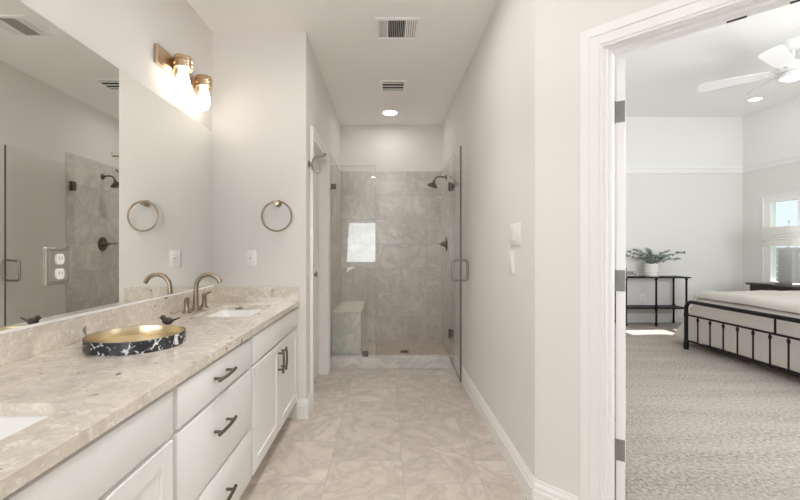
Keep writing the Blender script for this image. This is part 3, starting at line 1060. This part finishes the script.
louvre_field(MB(), -0.031, 0.163, 3.66, 3.861, 3, 'X', 0.011).build('louvre', M['plastic'], v2)


def can_light(x, y, z, label, r=0.078, mat=None):
    c = thing('recessed_light', label, 'ceiling light', (x, y, z), 'recessed ceiling lights')
    MB().lathe([(r, -0.0005), (r + 0.018, -0.0005), (r + 0.016, -0.006), (r, -0.008), (r - 0.004, -0.004), (r - 0.004, -0.0005)], (x, y, z), 40).build('trim_ring', M['plastic'], c)
    MB().lathe([(0, -0.003), (r - 0.005, -0.003), (r - 0.005, -0.001), (0, -0.001)], (x, y, z), 40).build('diffuser', mat or M['can'], c)
    return c


can_light(0.045, 4.50, HC, 'round recessed light in the ceiling above the shower', 0.078, M['showercan'])
can_light(-0.235, -0.48, HC, 'round recessed light behind the camera, mirrored in the shower glass')
can_light(0.05, 1.55, HC, 'added round fill light overhead between the vanity and the right wall, above the picture')  # this and the next two are unseen lamps added for floor and counter
can_light(0.05, 2.30, HC, 'added round fill light overhead before the larger vent, above the picture')
can_light(0.05, 0.60, HC, 'added round fill light overhead just in front of the camera, above the picture')
for sy in (0.60, 1.55, 2.30, 4.50):     # spots added at the ceiling lights to brighten the floor and bounce up
    b_ = light('fill_beam', 'SPOT', (0.05, sy, HC - 0.012), {0.60: 9, 1.55: 14, 2.30: 20, 4.50: 13}[sy], (1.0, 0.985, 0.96), direction=(0, 0, -1))
    b_.data.spot_size = math.radians(84)
    b_.data.spot_blend = 0.7
    b_.data.shadow_soft_size = 0.06

# ------------------------------------------------------------------ bedroom shell
BX, BYB, BYF, BH = 5.80, 6.50, 0.98, 3.337
RZ0, RZ1 = 2.42, 2.515
w = MB().box(0.80, BX + T, BYB, BYB + T, 0, RZ0).build('wall_bedroom_back', M['bedwall'])
struct(w, 'pale bedroom wall behind the console table', 'wall')
w = MB().box(0.80, BX + T, BYB, BYB + T, RZ0, BH).build('wall_bedroom_back_upper', M['bedupper'])
struct(w, 'white upper band of the bedroom back wall', 'wall')
WW = (5.10, 6.14, 0.62, 1.985)          # window opening on the right wall
w = (MB().box(BX, BX + T, BYF, WW[0], 0, RZ0).box(BX, BX + T, WW[1], BYB, 0, RZ0).box(BX, BX + T, WW[0], WW[1], 0, WW[2]).box(BX, BX + T, WW[0], WW[1], WW[3], RZ0)
     .build('wall_bedroom_right', M['bedwall']))
struct(w, 'pale bedroom wall with the window on the right', 'wall')
w = MB().box(BX, BX + T, BYF, BYB, RZ0, BH).build('wall_bedroom_right_upper', M['bedupper'])
struct(w, 'white upper band of the bedroom right wall', 'wall')
w = MB().box(0.80, 0.802, 1.90, BYB, 0, BH).box(0.69, 0.80, 5.08, BYB, 0, BH).box(XR, 0.80, 1.95, 5.08, HC + 0.06, BH).build('wall_bedroom_left', M['bedwall'])
struct(w, 'pale bedroom wall hidden behind the open door', 'wall')
w = MB().box(PX + T + 0.001, BX + T, BYF - T, BYF, 0, BH).build('wall_bedroom_front', M['bedwall'])
struct(w, 'pale bedroom wall beside the doorway', 'wall')
w = MB(XF).box(-0.08, LEN + 0.3, WT * 0.3, WT, HC + 0.055, BH).build('wall_bedroom_angled_upper', M['bedwall'])
struct(w, 'bedroom wall above the doorway', 'wall')
c = MB().box(0.60, BX + T, 0.80, BYB + T, BH, BH + 0.05).build('ceiling_bedroom', M['bedceil'])
struct(c, 'white bedroom ceiling', 'ceiling')
rl = MB()
for o0, o1, zz0, zz1 in ((0, 0.020, RZ0, RZ1), (0.020, 0.032, RZ0 + 0.03, RZ1), (0.032, 0.055, RZ1 - 0.025, RZ1)):
    rl.box(0.81, BX - o0, BYB - o1, BYB - o0, zz0, zz1)
    rl.box(BX - o1, BX - o0, BYF + 0.01, BYB - o1, zz0, zz1)
struct(rl.build('trim_6', M['trim']), 'white rail moulding round the bedroom walls', 'trim')
base_run('baseboard_bedroom_back', 'white baseboard behind the console table', (0.81, BYB), (BX - 0.016, BYB), (0, -1), 0.15)
base_run('baseboard_bedroom_right', 'white baseboard under the bedroom window', (BX, BYF + 0.01), (BX, BYB), (-1, 0), 0.15)
window_unit('window_1', 'bright bedroom window behind the table lamp', WW, BX + 0.06, 'X', 0.045, mull=[5.62], rail=1.30, fw=0.085)
cs = MB().box(BX - 0.014, BX - 0.0005, WW[0] - 0.02, WW[0], WW[2], WW[3]).box(BX - 0.02, BX - 0.0005, WW[0] - 0.04, WW[1] + 0.04, WW[2] - 0.03, WW[2])
cs.box(BX - 0.012, BX - 0.0005, WW[0] - 0.02, WW[1] + 0.02, WW[3], WW[3] + 0.02).box(BX - 0.012, BX - 0.0005, WW[1], WW[1] + 0.02, WW[2], WW[3])
struct(cs.build('trim_7', M['trim']), 'white thin casing round the bedroom window', 'trim')
fc = thing('fence', 'grey slatted garden fence outside the bedroom window', 'fence', (9.0, 8.0, -0.3))
fs = MB()
for k in range(11):
    fs.box(9.0, 9.02, 4.0, 13.0, -0.30 + k * 0.14, -0.30 + k * 0.14 + 0.125)
fs.build('slat_panel', M['fence'], fc)
for k in range(5):
    MB().box(9.021, 9.10, 4.2 + k * 2.1, 4.29 + k * 2.1, -0.30, 1.26).build('post', M['fence'], fc)
g = MB().box(BX + T, 30, -10, 30, -0.35, -0.30).build('ground_outside', M['ground'])
struct(g, 'lawn outside the bedroom window', 'ground')

can_light(5.28, 5.72, BH, 'round recessed light in the bedroom ceiling corner', 0.075, M['bedcan'])

# ------------------------------------------------------------------ bedroom things
# console table
ctb = thing('console_table', 'narrow black metal console table against the bedroom back wall', 'table', (4.15, 6.30, 0))
cy0, cy1, cx0, cx1 = 6.13, 6.46, 3.66, 4.68
MB().box(cx0, cx1, cy0, cy1, 0.742, 0.762, 0.003, 1).build('tabletop', M['black'], ctb)
MB().box(cx0 + 0.02, cx1 - 0.03, cy0 + 0.02, cy1 - 0.01, 0.268, 0.290, 0.003, 1).build('shelf', M['black'], ctb)
for lx, ly in ((3.70, 6.165), (4.165, 6.165), (4.63, 6.165), (3.70, 6.44), (4.63, 6.44)):
    m = MB().cyl((lx, ly, 0), (lx, ly, 0.742), 0.014, 12)
    for zc in (0.03, 0.255, 0.303, 0.725):
        m.cyl((lx, ly, zc - 0.010), (lx, ly, zc + 0.010), 0.021, 12)
    m.build('leg', M['black'], ctb)

# potted eucalyptus
pp = thing('potted_plant', 'eucalyptus sprigs in a ribbed white pot on the console table', 'plant', (4.17, 6.28, 0.7622))
prof = [(0, 0.0003), (0.088, 0.0003)]
for k in range(16):
    z = 0.006 + k * 0.0125
    prof.append((0.094 + 0.006 * (1 if k % 4 in (1, 2) else -0.4) + 0.008 * k / 15, z))
prof += [(0.104, 0.203), (0.097, 0.203), (0.094, 0.17), (0, 0.165)]
MB().lathe(prof, (4.17, 6.28, 0.7622), 32).build('pot', M['pot'], pp)
rnd = random.Random(11)
stems, leaves = MB(), MB()
dirs = [(-1.0, 0.1, 0.55), (-0.9, -0.2, 0.75), (-0.55, 0.15, 1.0), (-0.2, -0.2, 0.9), (0.15, 0.2, 0.6), (0.55, -0.1, 0.85), (0.75, 0.1, 0.55), (1.15, 0.0, 0.75), (1.0, -0.2, 0.40), (0.4, -0.3, 0.5), (-0.35, 0.3, 0.45), (-0.15, 0.1, 1.1)]
for i, (dx, dy, dz) in enumerate(dirs):
    L = rnd.uniform(0.30, 0.36)
    pts = []
    for k in range(9):
        s = k / 8
        pts.append(Vector((4.17 + dx * L * s * (0.5 + 0.75 * s) + rnd.uniform(-.006, .006), 6.28 + dy * L * s, 0.955 + dz * L * (s - 0.30 * s * s) + rnd.uniform(-.005, .005))))
    stems.tube(pts, 0.003, 6)
    for k in range(1, 9):
        for q in range(6):
            a = rnd.uniform(0, 2 * PI)
            el = rnd.uniform(-0.4, 0.9)
            d = Vector((math.cos(a) * math.cos(el), math.sin(a) * math.cos(el), math.sin(el)))
            side = d.cross(Vector((rnd.uniform(-1, 1), rnd.uniform(-1, 1), 0.4))).normalized()
            up = d.cross(side)
            ll, lw_ = rnd.uniform(0.032, 0.055), rnd.uniform(0.011, 0.017)
            p = pts[k]
            v = [p, p + d * ll * 0.3 + side * lw_ + up * 0.002, p + d * ll * 0.7 + side * lw_ * 0.8, p + d * ll, p + d * ll * 0.7 - side * lw_ * 0.8, p + d * ll * 0.3 - side * lw_ + up * 0.002, p + d * ll * 0.5 - up * 0.004]
            leaves.poly(v, [(0, 1, 6), (1, 2, 6), (2, 3, 6), (3, 4, 6), (4, 5, 6), (5, 0, 6)])
stems.build('stems', M['stem'], pp)
leaves.build('foliage', M['leaf'], pp, smooth=60)['kind'] = 'stuff'

wall_plate('outlet', 'white outlet low on the bedroom wall behind the console table', 'outlet', (4.165 - 0.0, BYB, 0.405), (1, 0, 0), (0, -1, 0), 0.085, 0.125, 1, 'outlet')

# bed
FBX = 3.58
bed = thing('bed', 'black iron bed with a low slatted footboard', 'bed', (4.6, 3.73, 0))
yA, yZ, zt = 4.77, 2.69, 0.572


def hoop(x, zt, r, rad):
    pts = [(x, yA, 0.0)]
    pts += [(x, yA, 0.3)]
    for a in range(0, 91, 10):
        aa = math.radians(a)
        pts.append((x, yA - r + r * math.cos(aa), zt - r + r * math.sin(aa)))
    for a in range(90, -1, -10):
        aa = math.radians(a)
        pts.append((x, yZ + r - r * math.cos(aa), zt - r + r * math.sin(aa)))
    pts += [(x, yZ, 0.3), (x, yZ, 0.0)]
    return MB().tube(pts, rad, 14)


fbm = hoop(FBX, zt, 0.09, 0.021)
for yy in (yA, yZ):
    fbm.cyl((FBX, yy, 0), (FBX, yy, 0.10), 0.026, 14)
    fbm.cyl((FBX, yy, 0.395), (FBX, yy, 0.43), 0.025, 14)
fbm.build('footboard_frame', M['black'], bed)
MB().cyl((FBX, yA, 0.412), (FBX, yZ, 0.412), 0.011, 12).cyl((FBX, yA, 0.108), (FBX, yZ, 0.108), 0.011, 12).build('rail', M['black'], bed)
for k in range(11):
    y = 4.592 - 0.1725 * k
    m = MB().cyl((FBX, y, 0.108), (FBX, y, 0.412), 0.0075, 10)
    m.lathe([(0.0076, -0.022), (0.014, -0.014), (0.010, -0.006), (0.017, 0.004), (0.010, 0.014), (0.0076, 0.02)], (FBX, y, 0.375), 14)
    m.build('spindle', M['black'], bed)
MB().cyl((FBX, 3.68, 0.412), (FBX, 3.68, zt), 0.009, 10).build('spindle', M['black'], bed)
hb = hoop(5.70, 1.15, 0.12, 0.021)
hb.cyl((5.70, yA, 0.75), (5.70, yZ, 0.75), 0.011, 12).cyl((5.70, yA, 0.30), (5.70, yZ, 0.30), 0.011, 12)
for k in range(11):
    hb.cyl((5.70, 4.592 - 0.1725 * k, 0.30), (5.70, 4.592 - 0.1725 * k, 0.75), 0.0075, 10)
hb.build('headboard', M['black'], bed)
for ry in (yA - 0.05, yZ + 0.02):
    MB().box(FBX + 0.11, 5.68, ry, ry + 0.03, 0.20, 0.25).build('side_rail', M['black'], bed)
MB().box(3.70, 5.64, yZ + 0.09, yA - 0.09, 0.22, 0.60, 0.05, 4).build('mattress', M['linen'], bed)


def soft_cover(name, mat, x0, x1, y0, y1, ztop, zhem, r, amp, seed, nx=70, ny=80, parent=None, thick=0.02, flare=0.0):
    """cloth lying on a box and falling over its sides"""
    drop = ztop - zhem
    t = bmesh.new()
    ex = drop
    us = [(-ex + (x1 - x0 + ex) * i / nx) for i in range(nx + 1)]            # foot side falls, head side stays flat
    vs = [(-ex + (y1 - y0 + 2 * ex) * j / ny) for j in range(ny + 1)]
    W = y1 - y0

    def fall(d):
        """d>0 distance past the edge -> (outward, down)"""
        if d <= -r:
            return d, 0.0
        a = (d + r) / r
        if a < PI / 2:
            return -r + r * math.sin(a), r * (1 - math.cos(a))
        return 0.0, r + (d + r - r * PI / 2)
    grid = []
    for u in us:
        row = []
        for v in vs:
            du = -u
            ox, dzx = fall(du)
            if v < W / 2:
                oy, dzy = fall(-v)
                y = y0 - oy
            else:
                oy, dzy = fall(v - W)
                y = y1 + oy
            x = x0 - ox
            dz = dzx + dzy if (dzx < r * 1.2 or dzy < r * 1.2) else max(dzx, dzy) + 0.3 * min(dzx, dzy)
            z = max(ztop - dz, zhem)
            n = mnoise.noise(Vector((x * 3.1 + seed, y * 2.3, z * 2.0))) + 0.5 * mnoise.noise(Vector((x * 7 + seed, y * 5.5, z * 4)))
            side = min(1.0, (dzx + dzy) / 0.2)
            x += -amp * n * (1 if dzx > 0.02 else 0) * 0.6
            y += amp * n * (1 if dzy > 0.02 else 0) * 0.9 * (1 if v > W / 2 else -1)
            z += amp * n * (1 - side)
            y += (1 if v > W / 2 else -1) * flare * min(1.0, max(0.0, (4.7 - x) / 0.9)) * (min(1.0, dzy / drop) if dzy > r else 0.0) ** 1.3
            row.append(t.verts.new((x, y, z)))
        grid.append(row)
    for i in range(nx):
        for j in range(ny):
            t.faces.new((grid[i][j], grid[i + 1][j], grid[i + 1][j + 1], grid[i][j + 1]))
    bmesh.ops.recalc_face_normals(t, faces=list(t.faces))
    m = MB()
    m._add(t)
    o = m.build(name, mat, parent, smooth=80)
    sd = o.modifiers.new('thickness', 'SOLIDIFY')
    sd.thickness = thick
    sd.offset = -1
    return o


c1 = soft_cover('bedspread', M['linen'], 3.665, 5.55, yZ + 0.03, yA + 0.0, 0.635, 0.10, 0.07, 0.014, 3.0, thick=0.008, flare=0.36)
tag(c1, 'cream linen bedspread falling behind the iron footboard', 'bedspread')
c2 = soft_cover('duvet', M['duvet'], 3.655, 5.50, yZ + 0.02, yA - 0.02, 0.705, 0.625, 0.06, 0.022, 8.0, thick=0.03)
tag(c2, 'oatmeal duvet lying over the top of the bed', 'duvet')

# nightstand
NX0, NX1, NY0, NY1, NZ = 5.20, 5.76, 4.93, 5.79, 0.712
ns = thing('nightstand', 'dark espresso nightstand under the bedroom window', 'nightstand', (5.47, 5.36, 0))
MB().box(NX0, NX1, NY0, NY1, NZ - 0.03, NZ, 0.004, 2).build('top', M['espresso'], ns)
MB().box(NX0 + 0.03, NX1 - 0.01, NY0 + 0.04, NY1 - 0.04, 0.12, NZ - 0.03).build('body', M['espresso'], ns)
for z0, z1 in ((0.14, 0.39), (0.41, 0.66)):
    d = MB().box(NX0 + 0.012, NX0 + 0.0295, NY0 + 0.06, NY1 - 0.06, z0, z1, 0.003, 1).build('drawer', M['espresso'], ns)
    MB().ball((NX0 + 0.0, 5.36, (z0 + z1) / 2), 0.014).build('knob', M['nickel'], d)
for lx in (NX0 + 0.06, NX1 - 0.05):
    for ly in (NY0 + 0.07, NY1 - 0.07):
        MB().box(lx - 0.025, lx + 0.025, ly - 0.025, ly + 0.025, 0, 0.12).build('leg', M['espresso'], ns)

# table lamp
lx, ly = 5.46, 5.42
tl = thing('table_lamp', 'grey block table lamp with a wide white drum shade', 'lamp', (lx, ly, NZ))
MB().box(lx - 0.07, lx + 0.07, ly - 0.12, ly + 0.12, NZ + 0.0005, NZ + 0.02, 0.004, 1).build('foot', M['nickel'], tl)
MB().box(lx - 0.055, lx + 0.055, ly - 0.10, ly + 0.10, NZ + 0.02, NZ + 0.50, 0.012, 3).build('body', M['lampbase'], tl)
MB().cyl((lx, ly, NZ + 0.50), (lx, ly, 1.56), 0.006, 10).lathe([(0, 0), (0.018, 0), (0.018, 0.012), (0, 0.012)], (lx, ly, NZ + 0.50), 16).ball((lx, ly, 1.565), 0.013).build('stem', M['nickel'], tl)
sdm = MB()
L = []
N = 64
for (s, z) in ((1.0, 1.235), (1.0, 1.30), (0.995, 1.36), (0.99, 1.42), (0.985, 1.495), (0.965, 1.495), (0.975, 1.36), (0.98, 1.235)):
    L.append([(lx + 0.16 * s * math.copysign(abs(math.cos(2 * PI * k / N)) ** 0.75, math.cos(2 * PI * k / N)), ly + 0.30 * s * math.copysign(abs(math.sin(2 * PI * k / N)) ** 0.6, math.sin(2 * PI * k / N)), z) for k in range(N)])
L.append(L[0])
sdm.loft(L).build('lamp_shade', M['shade'], tl)
wv = MB()
for q in range(3):
    pts = []
    for k in range(13):
        s = k / 12
        y = ly + 0.27 - 0.54 * s
        e = max(0.0, 1 - (abs(y - ly) / 0.302) ** (2 / 0.6)) ** (0.75 / 2)
        pts.append((lx - 0.16 * e - 0.002, y, 1.285 + 0.028 * q + 0.10 * s * s + 0.025 * math.sin(s * 5 - q * 0.5)))
    wv.tube(pts, 0.008, 8)
wv.build('piped_waves', M['shade'], bpy.data.objects['lamp_shade'])
sb = MB().cyl((lx - 0.15, ly, 1.488), (lx + 0.15, ly, 1.488), 0.003, 6).cyl((lx, ly - 0.28, 1.488), (lx, ly + 0.28, 1.488), 0.003, 6)
sb.build('shade_spider', M['nickel'], tl)

# ceiling fan
fx, fy = 4.21, 4.14
fan = thing('ceiling_fan', 'white ceiling fan with light over the bed', 'ceiling fan', (fx, fy, BH))
MB().lathe([(0, 0), (0.095, 0), (0.092, -0.03), (0.06, -0.075), (0.02, -0.085), (0, -0.085)], (fx, fy, BH - 0.0005), 32).build('canopy', M['fan'], fan)
MB().cyl((fx, fy, BH - 0.08), (fx, fy, BH - 0.21), 0.016, 14).build('downrod', M['fan'], fan)
MB().lathe([(0, 0), (0.05, 0), (0.12, -0.02), (0.135, -0.05), (0.135, -0.085), (0.11, -0.10), (0, -0.10)], (fx, fy, BH - 0.205), 36).build('motor', M['fan'], fan)
MB().lathe([(0, 0), (0.07, 0), (0.105, -0.025), (0.11, -0.06), (0.105, -0.062), (0, -0.062)], (fx, fy, BH - 0.305), 36).build('light_kit', M['fan'], fan)
MB().lathe([(0, -0.03), (0.05, -0.026), (0.10, 0.0), (0, 0.0)], (fx, fy, BH - 0.367), 32).build('lens', M['fanlight'], fan)
for k in range(5):
    a = math.radians(213 + 72 * k)
    d = Vector((math.cos(a), math.sin(a), 0))
    s = Vector((-math.sin(a), math.cos(a), 0))
    zc = BH - 0.29
    tw_ = math.radians(12)
    L = []
    for r_, wd in ((0.17, 0.05), (0.26, 0.070), (0.50, 0.085), (0.72, 0.092), (0.76, 0.080), (0.775, 0.045)):
        lp = []
        for sg, th in ((-1, 1), (1, 1), (1, -1), (-1, -1)):
            p = Vector((fx, fy, zc)) + d * r_ + s * (wd * sg * math.cos(tw_)) + Vector((0, 0, wd * sg * math.sin(tw_) + 0.003 * th))
            lp.append(p)
        L.append(lp)
    b = MB().loft(L, True, True).build('blade', M['fan'], fan)
    ir = MB()
    c0 = Vector((fx, fy, zc - 0.008))
    ir.tube([c0 + d * 0.13, c0 + d * 0.18, c0 + d * 0.23], 0.018, 10, flat=0.35)
    ir.build('blade_iron', M['fan'], b)
